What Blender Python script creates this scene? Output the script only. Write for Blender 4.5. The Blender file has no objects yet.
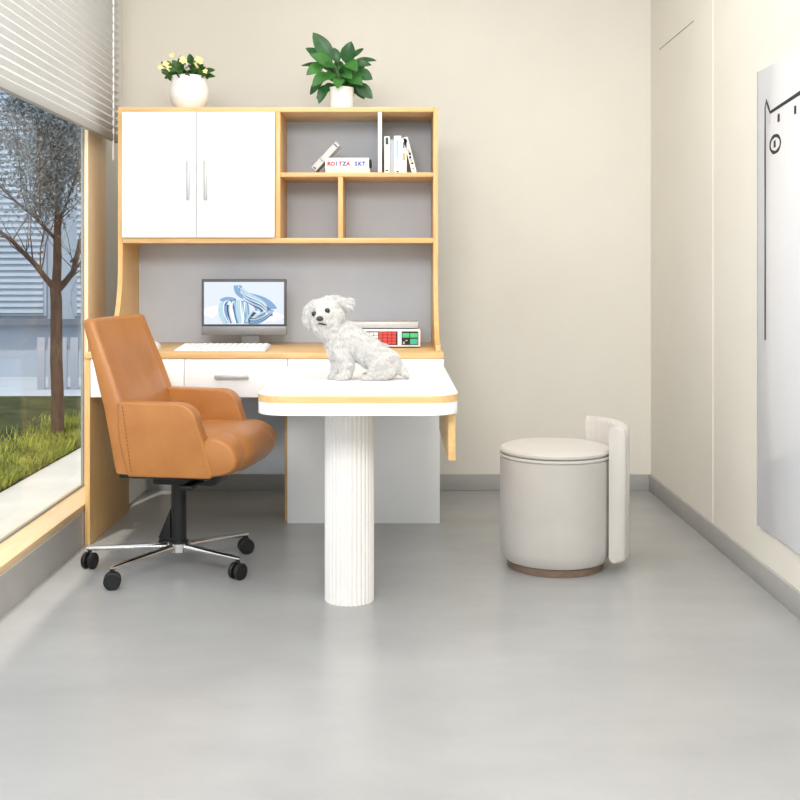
import bpy, bmesh, math, random
from mathutils import Vector, Matrix, noise as mnoise
random.seed(7)
SC = bpy.context.scene
COL = SC.collection
PI = math.pi
EYE = 1.065
F = 1123.0

# ------------------------------------------------------------------ materials
def lin(c):
    c = c / 255.0
    return c / 12.92 if c <= 0.04045 else ((c + 0.055) / 1.055) ** 2.4
def L(rgb):
    return tuple(lin(v) for v in rgb) + (1.0,)

def mat(name, rgb, rough=0.5, spec=0.5, metal=0.0, var=0.0, vscale=6.0, bump=0.0, bscale=200.0,
        rgb2=None, stretch=(1, 1, 1), coat=0.0, sheen=0.0, emit=0.0):
    m = bpy.data.materials.new(name); m.use_nodes = True
    nt = m.node_tree; b = nt.nodes['Principled BSDF']
    b.inputs['Base Color'].default_value = L(rgb)
    b.inputs['Roughness'].default_value = rough
    b.inputs['Specular IOR Level'].default_value = spec
    b.inputs['Metallic'].default_value = metal
    b.inputs['Coat Weight'].default_value = coat
    b.inputs['Sheen Weight'].default_value = sheen
    tc = nt.nodes.new('ShaderNodeTexCoord'); mp = nt.nodes.new('ShaderNodeMapping')
    mp.inputs['Scale'].default_value = stretch
    nt.links.new(tc.outputs['Object'], mp.inputs['Vector'])
    if rgb2 is not None or var > 0:
        n = nt.nodes.new('ShaderNodeTexNoise'); n.inputs['Scale'].default_value = vscale
        n.inputs['Detail'].default_value = 5; n.inputs['Roughness'].default_value = 0.6
        nt.links.new(mp.outputs['Vector'], n.inputs['Vector'])
        r = nt.nodes.new('ShaderNodeValToRGB')
        r.color_ramp.elements[0].position = 0.3; r.color_ramp.elements[1].position = 0.7
        c2 = rgb2 if rgb2 is not None else tuple(max(0, v * (1 - var)) for v in rgb)
        r.color_ramp.elements[0].color = L(c2); r.color_ramp.elements[1].color = L(rgb)
        nt.links.new(n.outputs['Fac'], r.inputs['Fac']); nt.links.new(r.outputs['Color'], b.inputs['Base Color'])
    if bump > 0:
        n2 = nt.nodes.new('ShaderNodeTexNoise'); n2.inputs['Scale'].default_value = bscale
        n2.inputs['Detail'].default_value = 3
        nt.links.new(mp.outputs['Vector'], n2.inputs['Vector'])
        bp = nt.nodes.new('ShaderNodeBump'); bp.inputs['Strength'].default_value = bump
        bp.inputs['Distance'].default_value = 0.002
        nt.links.new(n2.outputs['Fac'], bp.inputs['Height']); nt.links.new(bp.outputs['Normal'], b.inputs['Normal'])
    if emit > 0:
        b.inputs['Emission Color'].default_value = L(rgb); b.inputs['Emission Strength'].default_value = emit
        b.inputs['Base Color'].default_value = (0.01, 0.01, 0.01, 1)
    return m

def wood(name, a, b_, stretch, rough=0.42):
    m = mat(name, a, rough=rough, rgb2=b_, vscale=3.0, stretch=stretch, bump=0.08, bscale=12.0)
    return m

M = {}
M['wall'] = mat('cream wall paper', (236, 231, 220), 0.75, 0.25, var=0.025, vscale=1.2, bump=0.10, bscale=420)
M['wall_w'] = mat('white wall paint', (236, 234, 228), 0.7, 0.3, var=0.01)
M['ceil'] = mat('ceiling paint', (244, 242, 238), 0.8, 0.2, var=0.01)
M['floor'] = mat('polished grey concrete', (170, 170, 169), 0.27, 0.5, rgb2=(158, 158, 157), vscale=1.6, stretch=(1, 1.6, 1), bump=0.02, bscale=60)
M['base'] = mat('grey skirting', (176, 174, 171), 0.45, 0.4, var=0.03, vscale=9)
M['oak_x'] = wood('oak grain along width', (232, 194, 138), (215, 171, 110), (2.2, 26, 26))
M['oak_z'] = wood('oak grain upright', (229, 190, 130), (211, 166, 102), (26, 26, 2.2))
M['oak_y'] = wood('oak grain along depth', (232, 195, 138), (213, 170, 108), (26, 2.2, 26))
M['pale_oak'] = wood('pale oak window casing', (252, 234, 204), (245, 220, 180), (30, 30, 1.6))
M['pale_oak_y'] = wood('pale oak window ledge', (242, 214, 172), (228, 194, 148), (30, 1.6, 30))
M['white'] = mat('white lacquer', (250, 250, 249), 0.3, 0.45, var=0.006)
M['laminate'] = mat('white laminate', (250, 250, 249), 0.32, 0.4, var=0.006, vscale=2)
M['grey_board'] = mat('light grey back board', (196, 202, 210), 0.6, 0.3, var=0.04, vscale=3)
M['steel'] = mat('brushed steel', (190, 190, 188), 0.4, 0.5, 0.35, var=0.06, vscale=30)
M['chrome'] = mat('polished chrome', (226, 224, 220), 0.13, 0.5, 1.0, var=0.03)
M['black'] = mat('black plastic', (24, 24, 25), 0.45, 0.4, var=0.12, vscale=20)
M['leather'] = mat('tan leather', (182, 122, 66), 0.38, 0.45, rgb2=(166, 106, 51), vscale=7, bump=0.25, bscale=260)
M['stitch'] = mat('brown stitching', (120, 70, 30), 0.7, 0.2, var=0.1)
M['fabric'] = mat('off white velvet', (203, 198, 190), 0.85, 0.2, var=0.04, vscale=5, bump=0.25, bscale=500, sheen=0.3)
M['fabric2'] = mat('light grey fabric', (194, 189, 182), 0.85, 0.2, var=0.05, vscale=5, bump=0.3, bscale=500, sheen=0.2)
M['walnut'] = wood('brown plinth wood', (132, 110, 92), (108, 88, 72), (8, 8, 40))
M['plaster'] = mat('white fluted plaster', (240, 236, 231), 0.55, 0.3, var=0.02)
M['fur'] = mat('white dog fur', (238, 236, 233), 0.75, 0.2, var=0.05, vscale=60, bump=0.5, bscale=300)
M['fur_b'] = mat('white dog undercoat', (204, 201, 197), 0.85, 0.15, var=0.12, vscale=70, bump=0.8, bscale=220)
M['eye'] = mat('dark dog eye', (22, 18, 16), 0.12, 0.6, var=0.05)
M['nose'] = mat('dark grey dog nose', (52, 49, 49), 0.4, 0.5, var=0.15, vscale=90)
M['pot'] = mat('white glazed ceramic', (247, 246, 244), 0.3, 0.5, var=0.01)
M['soil'] = mat('dark soil', (60, 44, 32), 0.9, 0.1, var=0.4, vscale=60, bump=0.6, bscale=120)
M['leaf'] = mat('glossy green leaf', (42, 104, 40), 0.36, 0.45, rgb2=(16, 58, 26), vscale=16)
M['leaf_l'] = mat('lighter green leaf', (66, 128, 50), 0.4, 0.45, rgb2=(38, 92, 36), vscale=16)
M['leaf2'] = mat('small dark leaf', (76, 116, 52), 0.45, 0.4, rgb2=(38, 74, 34), vscale=45)
M['stem'] = mat('green stem', (92, 128, 62), 0.5, 0.3, var=0.1)
M['flower'] = mat('pale yellow petal', (252, 248, 196), 0.55, 0.3, rgb2=(246, 228, 130), vscale=70)
M['frame_g'] = mat('dark grey monitor bezel', (86, 87, 90), 0.45, 0.4, var=0.03)
M['chin_g'] = mat('silver grey monitor chin', (136, 137, 139), 0.4, 0.4, metal=0.3, var=0.03)
M['scr'] = mat('screen pale sky', (226, 235, 246), emit=0.72)
M['scr_w'] = mat('screen white ribbon', (246, 250, 254), emit=0.77)
M['scr_l'] = mat('screen pale cyan ribbon', (188, 222, 236), emit=0.68)
M['scr_m'] = mat('screen mid blue ribbon', (128, 170, 214), emit=0.68)
M['scr_d'] = mat('screen deep blue ribbon', (66, 102, 160), emit=0.62)
M['scr_k'] = mat('screen dark navy fold', (34, 56, 98), emit=0.5)
M['key'] = mat('white key plastic', (244, 244, 243), 0.5, 0.3, var=0.01)
M['kb'] = mat('keyboard shell', (226, 227, 228), 0.45, 0.4, var=0.01)
M['scale_w'] = mat('white scale casing', (248, 248, 247), 0.4, 0.4, var=0.01)
M['scale_g'] = mat('grey scale platter', (198, 198, 196), 0.4, 0.4, metal=0.2, var=0.03)
M['dark'] = mat('black glass panel', (28, 20, 22), 0.3, 0.5, var=0.05)
M['red_key'] = mat('red rubber key', (226, 82, 78), 0.5, 0.3, var=0.06, vscale=60)
M['green_key'] = mat('green rubber key', (84, 206, 128), 0.5, 0.3, var=0.06, vscale=60)
M['teal_key'] = mat('teal rubber key', (72, 190, 160), 0.5, 0.3, var=0.06, vscale=60)
M['paper'] = mat('book pages', (238, 234, 222), 0.8, 0.2, var=0.06, vscale=80, stretch=(1, 1, 30))
M['bk_w'] = mat('white book cover', (246, 245, 243), 0.5, 0.4, var=0.02)
M['bk_c'] = mat('cream book cover', (240, 236, 214), 0.5, 0.4, var=0.03)
M['bk_g'] = mat('grey book cover', (196, 200, 206), 0.5, 0.4, var=0.04)
M['bk_s'] = mat('silver grey book cover', (206, 204, 202), 0.45, 0.4, var=0.04)
M['ink_r'] = mat('red lettering', (206, 74, 84), 0.6, 0.3, var=0.03)
M['ink_b'] = mat('blue lettering', (74, 96, 178), 0.6, 0.3, var=0.03)
M['ink_k'] = mat('black lettering', (40, 40, 42), 0.6, 0.3, var=0.03)
M['ink_lb'] = mat('light blue lettering', (164, 204, 222), 0.6, 0.3, var=0.03)
M['ink_y'] = mat('ochre lettering', (206, 172, 92), 0.6, 0.3, var=0.03)
M['ink_g'] = mat('dark green lettering', (46, 92, 82), 0.6, 0.3, var=0.03)
M['blind'] = mat('pleated blind fabric', (236, 236, 235), 0.85, 0.15, var=0.02, vscale=20)
_nt = M['blind'].node_tree; _b = _nt.nodes['Principled BSDF']; _o = _nt.nodes['Material Output']
_tl = _nt.nodes.new('ShaderNodeBsdfTranslucent'); _tl.inputs['Color'].default_value = (.85, .85, .84, 1)
_mx = _nt.nodes.new('ShaderNodeMixShader'); _mx.inputs[0].default_value = .14
_nt.links.new(_b.outputs[0], _mx.inputs[1]); _nt.links.new(_tl.outputs[0], _mx.inputs[2]); _nt.links.new(_mx.outputs[0], _o.inputs['Surface'])
M['rail'] = mat('blind bottom rail', (178, 177, 175), 0.5, 0.3, var=0.02)
M['cord'] = mat('white cord', (252, 252, 252), 0.6, 0.3, var=0.01)
M['board'] = mat('white glossy board', (232, 233, 238), 0.14, 0.5, var=0.01)
M['boardedge'] = mat('grey board edge', (176, 176, 172), 0.4, 0.4, var=0.02)
M['ink'] = mat('black marker', (44, 44, 44), 0.6, 0.3, var=0.1, vscale=30)
M['ink_gr'] = mat('grey marker', (196, 196, 196), 0.6, 0.3, var=0.05)
M['seam_d'] = mat('dark wall joint', (120, 112, 102), 0.7, 0.2, var=0.05)
M['seam_l'] = mat('light wall joint', (246, 241, 230), 0.6, 0.3, var=0.01)
M['gasket'] = mat('window gasket grey', (150, 152, 152), 0.5, 0.3, var=0.03)
M['bark'] = mat('brown bark', (112, 90, 78), 0.9, 0.1, rgb2=(72, 58, 52), vscale=14, stretch=(3, 3, 0.7), bump=0.8, bscale=60)
M['twigleaf'] = mat('grey green needles', (128, 134, 136), 0.8, 0.1, rgb2=(96, 104, 108), vscale=9)
M['facade'] = mat('pale blue render', (164, 174, 188), 0.8, 0.2, var=0.04, vscale=2)
M['shutter'] = mat('blue grey shutter', (158, 170, 186), 0.6, 0.3, var=0.04, vscale=4)
M['ledge'] = mat('grey concrete ledge', (112, 120, 132), 0.8, 0.2, var=0.08, vscale=8)
M['pave'] = mat('white outdoor paving', (206, 200, 192), 0.7, 0.2, rgb2=(192, 187, 180), vscale=3)
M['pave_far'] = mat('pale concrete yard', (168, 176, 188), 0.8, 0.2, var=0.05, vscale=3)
M['earth'] = mat('shaded lawn soil', (72, 80, 46), 0.95, 0.1, rgb2=(46, 44, 32), vscale=5)
M['grass'] = mat('yellow green grass', (184, 182, 84), 0.7, 0.2, rgb2=(88, 100, 40), vscale=7)  # brighter yellow puts sun highlights into the blade colour
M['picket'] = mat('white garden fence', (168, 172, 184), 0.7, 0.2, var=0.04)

def glass_mat():
    m = bpy.data.materials.new('window glass'); m.use_nodes = True
    nt = m.node_tree; nt.nodes.clear()
    out = nt.nodes.new('ShaderNodeOutputMaterial'); mix = nt.nodes.new('ShaderNodeMixShader')
    tr = nt.nodes.new('ShaderNodeBsdfTransparent'); gl = nt.nodes.new('ShaderNodeBsdfGlossy')
    lw = nt.nodes.new('ShaderNodeLayerWeight'); lw.inputs['Blend'].default_value = 0.5
    pw = nt.nodes.new('ShaderNodeMath'); pw.operation = 'POWER'; pw.inputs[1].default_value = 4.0
    fr = nt.nodes.new('ShaderNodeMath'); fr.operation = 'MULTIPLY'; fr.inputs[1].default_value = 0.22
    nt.links.new(lw.outputs['Facing'], pw.inputs[0]); nt.links.new(pw.outputs[0], fr.inputs[0])
    tr.inputs['Color'].default_value = (0.95, 0.97, 0.98, 1); gl.inputs['Roughness'].default_value = 0.02
    nt.links.new(fr.outputs[0], mix.inputs['Fac']); nt.links.new(tr.outputs['BSDF'], mix.inputs[1])
    nt.links.new(gl.outputs['BSDF'], mix.inputs[2]); nt.links.new(mix.outputs['Shader'], out.inputs['Surface'])
    return m
M['glass'] = glass_mat()

# ------------------------------------------------------------------ object helpers
def root_of(o):
    while o.parent is not None: o = o.parent
    return o
def thing(name, label, cat, loc, rz=0.0, group=None):
    o = bpy.data.objects.new(name, None); COL.objects.link(o)
    o.location = loc; o.rotation_euler = (0, 0, rz); o.empty_display_size = 0.05
    o['label'] = label; o['category'] = cat
    if group: o['group'] = group
    return o
def tag(o, label=None, cat=None, group=None, kind=None):
    if label: o['label'] = label
    if cat: o['category'] = cat
    if group: o['group'] = group
    if kind: o['kind'] = kind
    return o
def obj(name, bm, m, parent=None, world=True, sharp=35, kind=None, label=None):
    """bm in world axes; with world=True its coordinates are world ones (root must be unrotated)"""
    if parent is not None and world:
        l = root_of(parent).location
        bmesh.ops.translate(bm, verts=bm.verts, vec=(-l.x, -l.y, -l.z))
    me = bpy.data.meshes.new(name)
    bm.normal_update(); bm.to_mesh(me); bm.free()
    ms = m if isinstance(m, (list, tuple)) else [m]
    for x in ms: me.materials.append(x)
    me.polygons.foreach_set('use_smooth', [True] * len(me.polygons))
    me.set_sharp_from_angle(angle=math.radians(sharp))
    o = bpy.data.objects.new(name, me); COL.objects.link(o)
    if parent is not None: o.parent = parent
    if kind: o['kind'] = kind
    if label: o['label'] = label
    return o
def struct(name, bm, m, parent=None):
    o = obj(name, bm, m, parent)
    if parent is None: o['kind'] = 'structure'
    return o

def bev(bm, geom_edges, r, seg=2):
    if r > 0: bmesh.ops.bevel(bm, geom=geom_edges, offset=r, segments=seg, profile=0.5, affect='EDGES', clamp_overlap=True)
def box(bm, x0, x1, y0, y1, z0, z1, r=0.0, seg=2, mi=0):
    t = bmesh.new()
    bmesh.ops.create_cube(t, size=1.0)
    for v in t.verts:
        v.co = Vector((x0 + (v.co.x + .5) * (x1 - x0), y0 + (v.co.y + .5) * (y1 - y0), z0 + (v.co.z + .5) * (z1 - z0)))
    bev(t, list(t.edges), r, seg)
    for f in t.faces: f.material_index = mi
    merge(bm, t)
def merge(bm, t, mx=None):
    me = bpy.data.meshes.new('tmp'); 
    if mx is not None: bmesh.ops.transform(t, matrix=mx, verts=t.verts)
    t.to_mesh(me); t.free(); bm.from_mesh(me); bpy.data.meshes.remove(me)
def B(*a, **k):
    bm = bmesh.new(); box(bm, *a, **k); return bm
def prism(bm, pts, axis, lo, hi, r=0.0, seg=2, mi=0):
    """pts: 2-D outline; axis 'x': (y,z), 'y': (x,z), 'z': (x,y)"""
    t = bmesh.new()
    def P(p, h):
        return {'x': (h, p[0], p[1]), 'y': (p[0], h, p[1]), 'z': (p[0], p[1], h)}[axis]
    a = [t.verts.new(P(p, lo)) for p in pts]; b = [t.verts.new(P(p, hi)) for p in pts]
    n = len(pts)
    t.faces.new(a); t.faces.new(b[::-1])
    for i in range(n): t.faces.new((a[i], b[i], b[(i + 1) % n], a[(i + 1) % n]))
    bmesh.ops.recalc_face_normals(t, faces=t.faces)
    if r > 0:
        ed = [e for e in t.edges if len(e.link_faces) == 2 and e.calc_face_angle() > 0.6]
        bev(t, ed, r, seg)
    for f in t.faces: f.material_index = mi
    merge(bm, t)
def lathe(bm, prof, c, n=48, rmod=None):
    t = bmesh.new(); rings = []
    for (r, z) in prof:
        ring = []
        for i in range(n):
            a = 2 * PI * i / n
            rr = r * (rmod(i, n) if rmod else 1.0)
            ring.append(t.verts.new((c[0] + rr * math.cos(a), c[1] + rr * math.sin(a), c[2] + z)))
        rings.append(ring)
    for k in range(len(rings) - 1):
        for i in range(n):
            t.faces.new((rings[k][i], rings[k][(i + 1) % n], rings[k + 1][(i + 1) % n], rings[k + 1][i]))
    t.faces.new(rings[0][::-1]); t.faces.new(rings[-1])
    bmesh.ops.recalc_face_normals(t, faces=t.faces)
    merge(bm, t)
def tube(bm, pts, radii, n=8):
    pts = [Vector(p) for p in pts]
    if not isinstance(radii, (list, tuple)): radii = [radii] * len(pts)
    t = bmesh.new(); rings = []
    up = None
    for i, p in enumerate(pts):
        d = (pts[min(i + 1, len(pts) - 1)] - pts[max(i - 1, 0)]).normalized()
        if up is None:
            up = Vector((0, 0, 1)) if abs(d.z) < 0.9 else Vector((1, 0, 0))
        s = d.cross(up).normalized(); u = s.cross(d).normalized(); up = u
        rings.append([t.verts.new(p + (s * math.cos(2 * PI * k / n) + u * math.sin(2 * PI * k / n)) * radii[i]) for k in range(n)])
    for k in range(len(rings) - 1):
        for i in range(n):
            t.faces.new((rings[k][i], rings[k][(i + 1) % n], rings[k + 1][(i + 1) % n], rings[k + 1][i]))
    t.faces.new(rings[0][::-1]); t.faces.new(rings[-1])
    bmesh.ops.recalc_face_normals(t, faces=t.faces)
    merge(bm, t)
def ball(bm, c, r, sub=3, sc=(1, 1, 1)):
    t = bmesh.new(); bmesh.ops.create_icosphere(t, subdivisions=sub, radius=r)
    for v in t.verts: v.co = Vector((c[0] + v.co.x * sc[0], c[1] + v.co.y * sc[1], c[2] + v.co.z * sc[2]))
    merge(bm, t)
def copy_tree(o, parent=None):
    c = o.copy(); COL.objects.link(c)
    if parent is not None: c.parent = parent
    for ch in list(o.children): copy_tree(ch, c)
    return c
def at(px, py, d):
    return Vector(((px - 394) * d / F, d, EYE - (py - 272) * d / F))

# ------------------------------------------------------------------ setting
XR, XL, YB, ZC, YF = 1.255, -1.324, 5.486, 2.70, -1.2
struct('floor', B(-1.352, XR + .1, YF, YB + .1, -.10, 0), M['floor'])
struct('ceiling', B(-1.352, XR + .1, YF, YB + .1, ZC, ZC + .1), M['ceil'])
struct('wall_back', B(-1.352, XR + .1, YB, YB + .12, 0, ZC), M['wall'])
struct('wall_right', B(XR, XR + .12, YF, YB, 0, ZC), M['wall'])
bm = bmesh.new()
box(bm, -1.352, XL, 5.05, YB, 0.13, ZC)                        # pier between window and back wall
box(bm, -1.352, XL, YF, 5.05, 2.52, ZC)                        # lintel above the window
box(bm, -1.352, -1.212, YF, YB, 0, 0.13)                       # low plinth under the window
struct('wall_left', bm, M['wall_w'])
struct('baseboard_back', B(-1.20, XR - .001, YB - .012, YB, 0, .078, r=.002), M['base'])
struct('baseboard_right', B(XR - .012, XR, YF, YB - .0125, 0, .078, r=.002), M['base'])
struct('baseboard_left', B(-1.212, -1.209, YF, 4.36, 0, .128), M['base'])
# window: oak casing at the far side, ledge, glass
w = thing('window_1', 'tall window with pale oak casing behind the chair', 'window', (-1.31, 3.0, .13))
w['kind'] = 'structure'
obj('window_casing', B(-1.326, -1.298, 4.764, 5.07, .157, 2.52, r=.002), M['pale_oak'], w)
obj('window_ledge', B(-1.352, -1.211, YF, 5.05, .131, .157, r=.002), M['pale_oak_y'], w)
bm = bmesh.new()
box(bm, -1.325, -1.315, 4.752, 4.7635, .1575, 2.52); box(bm, -1.325, -1.315, YF, 4.752, .1575, .166)
obj('window_gasket', bm, M['gasket'], w)
obj('window_pane', B(-1.3225, -1.3175, YF, 4.752, .166, 2.52), M['glass'], w)
# joints in the right wall's panelling
struct('trim_1', B(XR - .0015, XR, 4.70, 5.31, 2.1150, 2.1172), M['seam_d'])
struct('trim_2', B(XR - .0015, XR, 4.415, 4.424, .078, ZC), M['seam_l'])

# ------------------------------------------------------------------ outdoors
struct('pavement', B(-1.90, -1.353, 2.0, 14, -.06, 0), M['pave'])
bm = bmesh.new(); box(bm, -9, -1.90, 2.0, 9.6, -.06, 0.005)
struct('lawn_ground', bm, M['earth'])
struct('yard', B(-9, -1.90, 9.6, 16, -.06, 0.0), M['pave_far'])
V = []; Fc = []
rnd = random.Random(3)
for i in range(11000):
    y = rnd.uniform(4.9, 8.2); x = -1.90 - abs(rnd.gauss(0, .20)) - .005
    if x < -3.4: continue
    h = rnd.uniform(.03, .085); a = rnd.uniform(0, 2 * PI); wd = .004
    dx, dy = math.cos(a) * wd, math.sin(a) * wd; bx, by = rnd.gauss(0, .02), rnd.gauss(0, .02)
    k = len(V)
    V += [(x - dx, y - dy, .004), (x + dx, y + dy, .004), (x + bx * .5 + dx * .6, y + by * .5 + dy * .6, h * .6), (x + bx * .5 - dx * .6, y + by * .5 - dy * .6, h * .6), (x + bx * 1.3, y + by * 1.3, h)]
    Fc += [(k, k + 1, k + 2, k + 3), (k + 3, k + 2, k + 4)]
me = bpy.data.meshes.new('grass'); me.from_pydata(V, [], Fc); me.materials.append(M['grass'])
g = bpy.data.objects.new('grass', me); COL.objects.link(g)
tag(g, 'sunlit yellow green grass strip along the outdoor paving', 'grass', kind='stuff')

# tree
TD = 7.1
tr = thing('bare_tree', 'bare brown tree standing in the grass outside the window', 'tree', (-2.13, TD, 0))
bm = bmesh.new(); tips = []
def limb(pts, r0, r1, dy=0.0):
    P = [at(a + 4.5, b, TD) + Vector((0, dy * i / max(1, len(pts) - 1), 0)) for i, (a, b) in enumerate(pts)]
    Q = []
    for i in range(len(P) - 1):
        for t in (0, .5): Q.append(P[i].lerp(P[i + 1], t) + Vector((rnd.uniform(-1, 1), rnd.uniform(-1, 1), 0)) * (.006 if t else 0))
    Q.append(P[-1]); n = len(Q)
    R = [r0 + (r1 - r0) * i / (n - 1) for i in range(n)]
    tube(bm, Q, R, 7); tips.append((Q, R)); return Q, R
limb([(53, 441), (52, 360), (52, 300), (52, 280)], .042, .034)
limb([(52, 286), (53, 240), (55, 190), (54, 150), (56, 90), (55, 40)], .030, .006)
limb([(51, 290), (37, 264), (22, 242), (0, 220)], .020, .009, -.4)
limb([(54, 290), (66, 272), (74, 235), (80, 195), (88, 150), (92, 100)], .022, .006, .3)
limb([(52, 240), (36, 218), (18, 200), (-10, 170)], .012, .005, -.3)
limb([(53, 205), (38, 188), (20, 172), (0, 140)], .011, .004, .4)
limb([(54, 235), (64, 215), (78, 195), (95, 170)], .010, .004, -.4)
limb([(55, 190), (66, 172), (80, 150), (96, 130)], .009, .003, .3)
limb([(60, 282), (72, 275), (82, 262), (92, 255)], .008, .004, -.2)
limb([(66, 262), (76, 250), (86, 252), (98, 262)], .007, .003, .2)
limb([(54, 160), (44, 130), (32, 105), (15, 80)], .009, .003, .2)
limb([(54, 150), (64, 120), (72, 95), (80, 60)], .008, .003, -.2)
limb([(36, 218), (34, 180), (30, 140), (26, 110)], .007, .003, .1)
src = list(tips)
def twig(p, d, ln, r, depth):
    q = [p]
    for k in range(3):
        d = (d + Vector((rnd.gauss(0, .18), rnd.gauss(0, .18), rnd.gauss(.05, .12)))).normalized(); q.append(q[-1] + d * ln / 3)
    tube(bm, q, [r, r * .8, r * .6, r * .35], 4); ends.append(q)
    if depth > 0:
        for k in range(2):
            nd = (d + Vector((rnd.gauss(0, .6), rnd.gauss(0, .6), rnd.gauss(.1, .5)))).normalized()
            twig(q[rnd.choice((1, 2, 3))], nd, ln * .7, r * .6, depth - 1)
ends = []
for (Q, R) in src[1:]:
    n = len(Q)
    for k in range(9):
        t = rnd.uniform(.2, 1) * (n - 1); i = min(int(t), n - 2); p = Q[i].lerp(Q[i + 1], t - i)
        d = (Q[i + 1] - Q[i]).normalized() + Vector((rnd.gauss(0, .6), rnd.gauss(0, .6), rnd.uniform(-.3, .8)))
        twig(p, d.normalized(), rnd.uniform(.18, .42), min(R[i] * .5, .005), 2)
obj('trunk_and_branches', bm, M['bark'], tr)
V = []; Fc = []
for q in ends:
    if q[-1].z < 1.45: continue
    for k in range(26):
        p = q[rnd.choice((1, 2, 3))] + Vector((rnd.gauss(0, .03), rnd.gauss(0, .03), rnd.gauss(0, .03)))
        d = Vector((rnd.gauss(0, 1), rnd.gauss(0, 1), rnd.gauss(0, 1))).normalized() * rnd.uniform(.02, .045)
        s = d.cross(Vector((rnd.gauss(0, 1), rnd.gauss(0, 1), rnd.gauss(0, 1)))).normalized() * .006
        p = p - Vector(tr.location); k0 = len(V)
        V += [tuple(p), tuple(p + d * .5 + s), tuple(p + d), tuple(p + d * .5 - s)]; Fc.append((k0, k0 + 1, k0 + 2, k0 + 3))
me = bpy.data.meshes.new('needles'); me.from_pydata(V, [], Fc); me.materials.append(M['twigleaf'])
nd = bpy.data.objects.new('needles', me); COL.objects.link(nd); nd.parent = tr

# building across the yard
bd = thing('building', 'pale blue building with slatted shutters across the yard', 'building', (-3.6, 11.4, 0))
obj('facade', B(-7, -1.7, 11.4, 11.7, 0, 6.0), M['facade'], bd)
obj('concrete_ledge', B(-7, -1.7, 11.28, 11.4, .53, .59), M['ledge'], bd)
for (x0, x1) in ((-4.9, -3.52), (-3.24, -2.6)):
    bm = bmesh.new()
    box(bm, x0, x1, 11.37, 11.4, .62, 3.4)
    z = .64
    while z < 3.36:
        prism(bm, [(11.37, z), (11.352, z + .012), (11.37, z + .055)], 'x', x0 + .03, x1 - .03); z += .062
    obj('shutter', bm, M['shutter'], bd)
fn = thing('garden_fence', 'low white picket fence beyond the tree trunk', 'fence', (-2.9, 10.2, 0))
obj('rail', B(-3.25, -2.0, 10.205, 10.225, .36, .40), M['picket'], fn)
pk = None
for i in range(12):
    x = -3.2 + i * .1
    if pk is None:
        pk = obj('picket', B(-.035, .035, -.012, .012, 0, .47, r=.004), M['picket'], fn, world=False); o = pk
    else:
        o = pk.copy(); COL.objects.link(o); o.parent = fn
    o.location = (x + 2.9, -.01, 0)

# ------------------------------------------------------------------ blind
bl = thing('pleated_blind', 'white pleated blind half lowered over the window', 'blind', (-1.25, 4.2, 1.65))
bm = bmesh.new(); pts = []; z = 1.68; k = 0
while z < 2.49:
    pts.append((-1.260 if k % 2 else -1.2435, z)); z += .0165; k += 1
prof = pts + [(x - .0015, zz + .001) for (x, zz) in pts[::-1]]
t = bmesh.new(); n = len(pts)
a = [t.verts.new((p[0], 2.6, p[1])) for p in prof]; b = [t.verts.new((p[0], 5.086, p[1])) for p in prof]
m2 = len(prof)
for i in range(m2): t.faces.new((a[i], b[i], b[(i + 1) % m2], a[(i + 1) % m2]))
for i in range(n - 1):
    t.faces.new((a[i], a[i + 1], a[m2 - 2 - i], a[m2 - 1 - i])); t.faces.new((b[i + 1], b[i], b[m2 - 1 - i], b[m2 - 2 - i]))
bmesh.ops.recalc_face_normals(t, faces=t.faces); merge(bm, t)
obj('pleated_fabric', bm, M['blind'], bl, sharp=20)
obj('bottom_rail', B(-1.263, -1.237, 2.6, 5.086, 1.648, 1.682, r=.003), M['rail'], bl)
obj('head_rail', B(-1.275, -1.225, 2.6, 5.09, 2.49, 2.52, r=.003), M['rail'], bl)
bm = bmesh.new(); cy = 4.93; cx = -1.232
tube(bm, [(cx, cy, 1.56), (cx, cy, 2.49)], .0018, 6)
z = 1.67
while z < 2.46:
    tube(bm, [(cx, cy, z), (cx, cy, z + .024)], .0042, 8); z += .038
obj('bead_cord', bm, M['cord'], bl)
obj('cord_weight', (lambda q: (tube(q, [(cx, cy, 1.555), (cx, cy, 1.565), (cx, cy, 1.64)], [.003, .0055, .0045], 10), q)[1])(bmesh.new()), M['cord'], bl)

# ------------------------------------------------------------------ desk
DF, DB = 4.38, 5.03
dk = thing('desk', 'long oak desk with white drawers under the hutch', 'desk', (-.506, 4.70, 0))
obj('desktop', B(-1.206, .194, DF - .004, DB, .727, .750, r=.0015), M['oak_x'], dk)
obj('side_panel', B(-1.206, -1.186, DF, DB, 0, .7265, r=.0015), M['oak_z'], dk)
obj('back_panel', B(-1.1855, -.470, DB - .018, DB, .165, .7265), M['grey_board'], dk, label='light grey back panel')
obj('divider_panel', B(-.467, -.455, 4.80, DB, 0, .5745, r=.001), M['oak_z'], dk)
obj('support_panel', B(-.452, .194, 4.757, 4.80, 0, .5745, r=.001), M['white'], dk, label='white panel down to the floor')
obj('drawer_case', B(-1.1855, .193, DF + .02, DB - .02, .576, .7265), M['white'], dk)
for (x0, x1, hd) in ((-1.184, -.8195, False), (-.8175, -.418, True), (-.4155, .194, False)):
    d = obj('drawer', B(x0, x1, DF, DF + .0195, .576, .7255, r=.0015), M['white'], dk)
    if hd:
        bm = bmesh.new(); box(bm, -.698, -.566, DF - .022, DF - .010, .650, .664, r=.002)
        for xx in (-.69, -.58): box(bm, xx, xx + .008, DF - .012, DF, .652, .662)
        obj('handle', bm, M['steel'], d, label='brushed steel bar handle')

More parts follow.
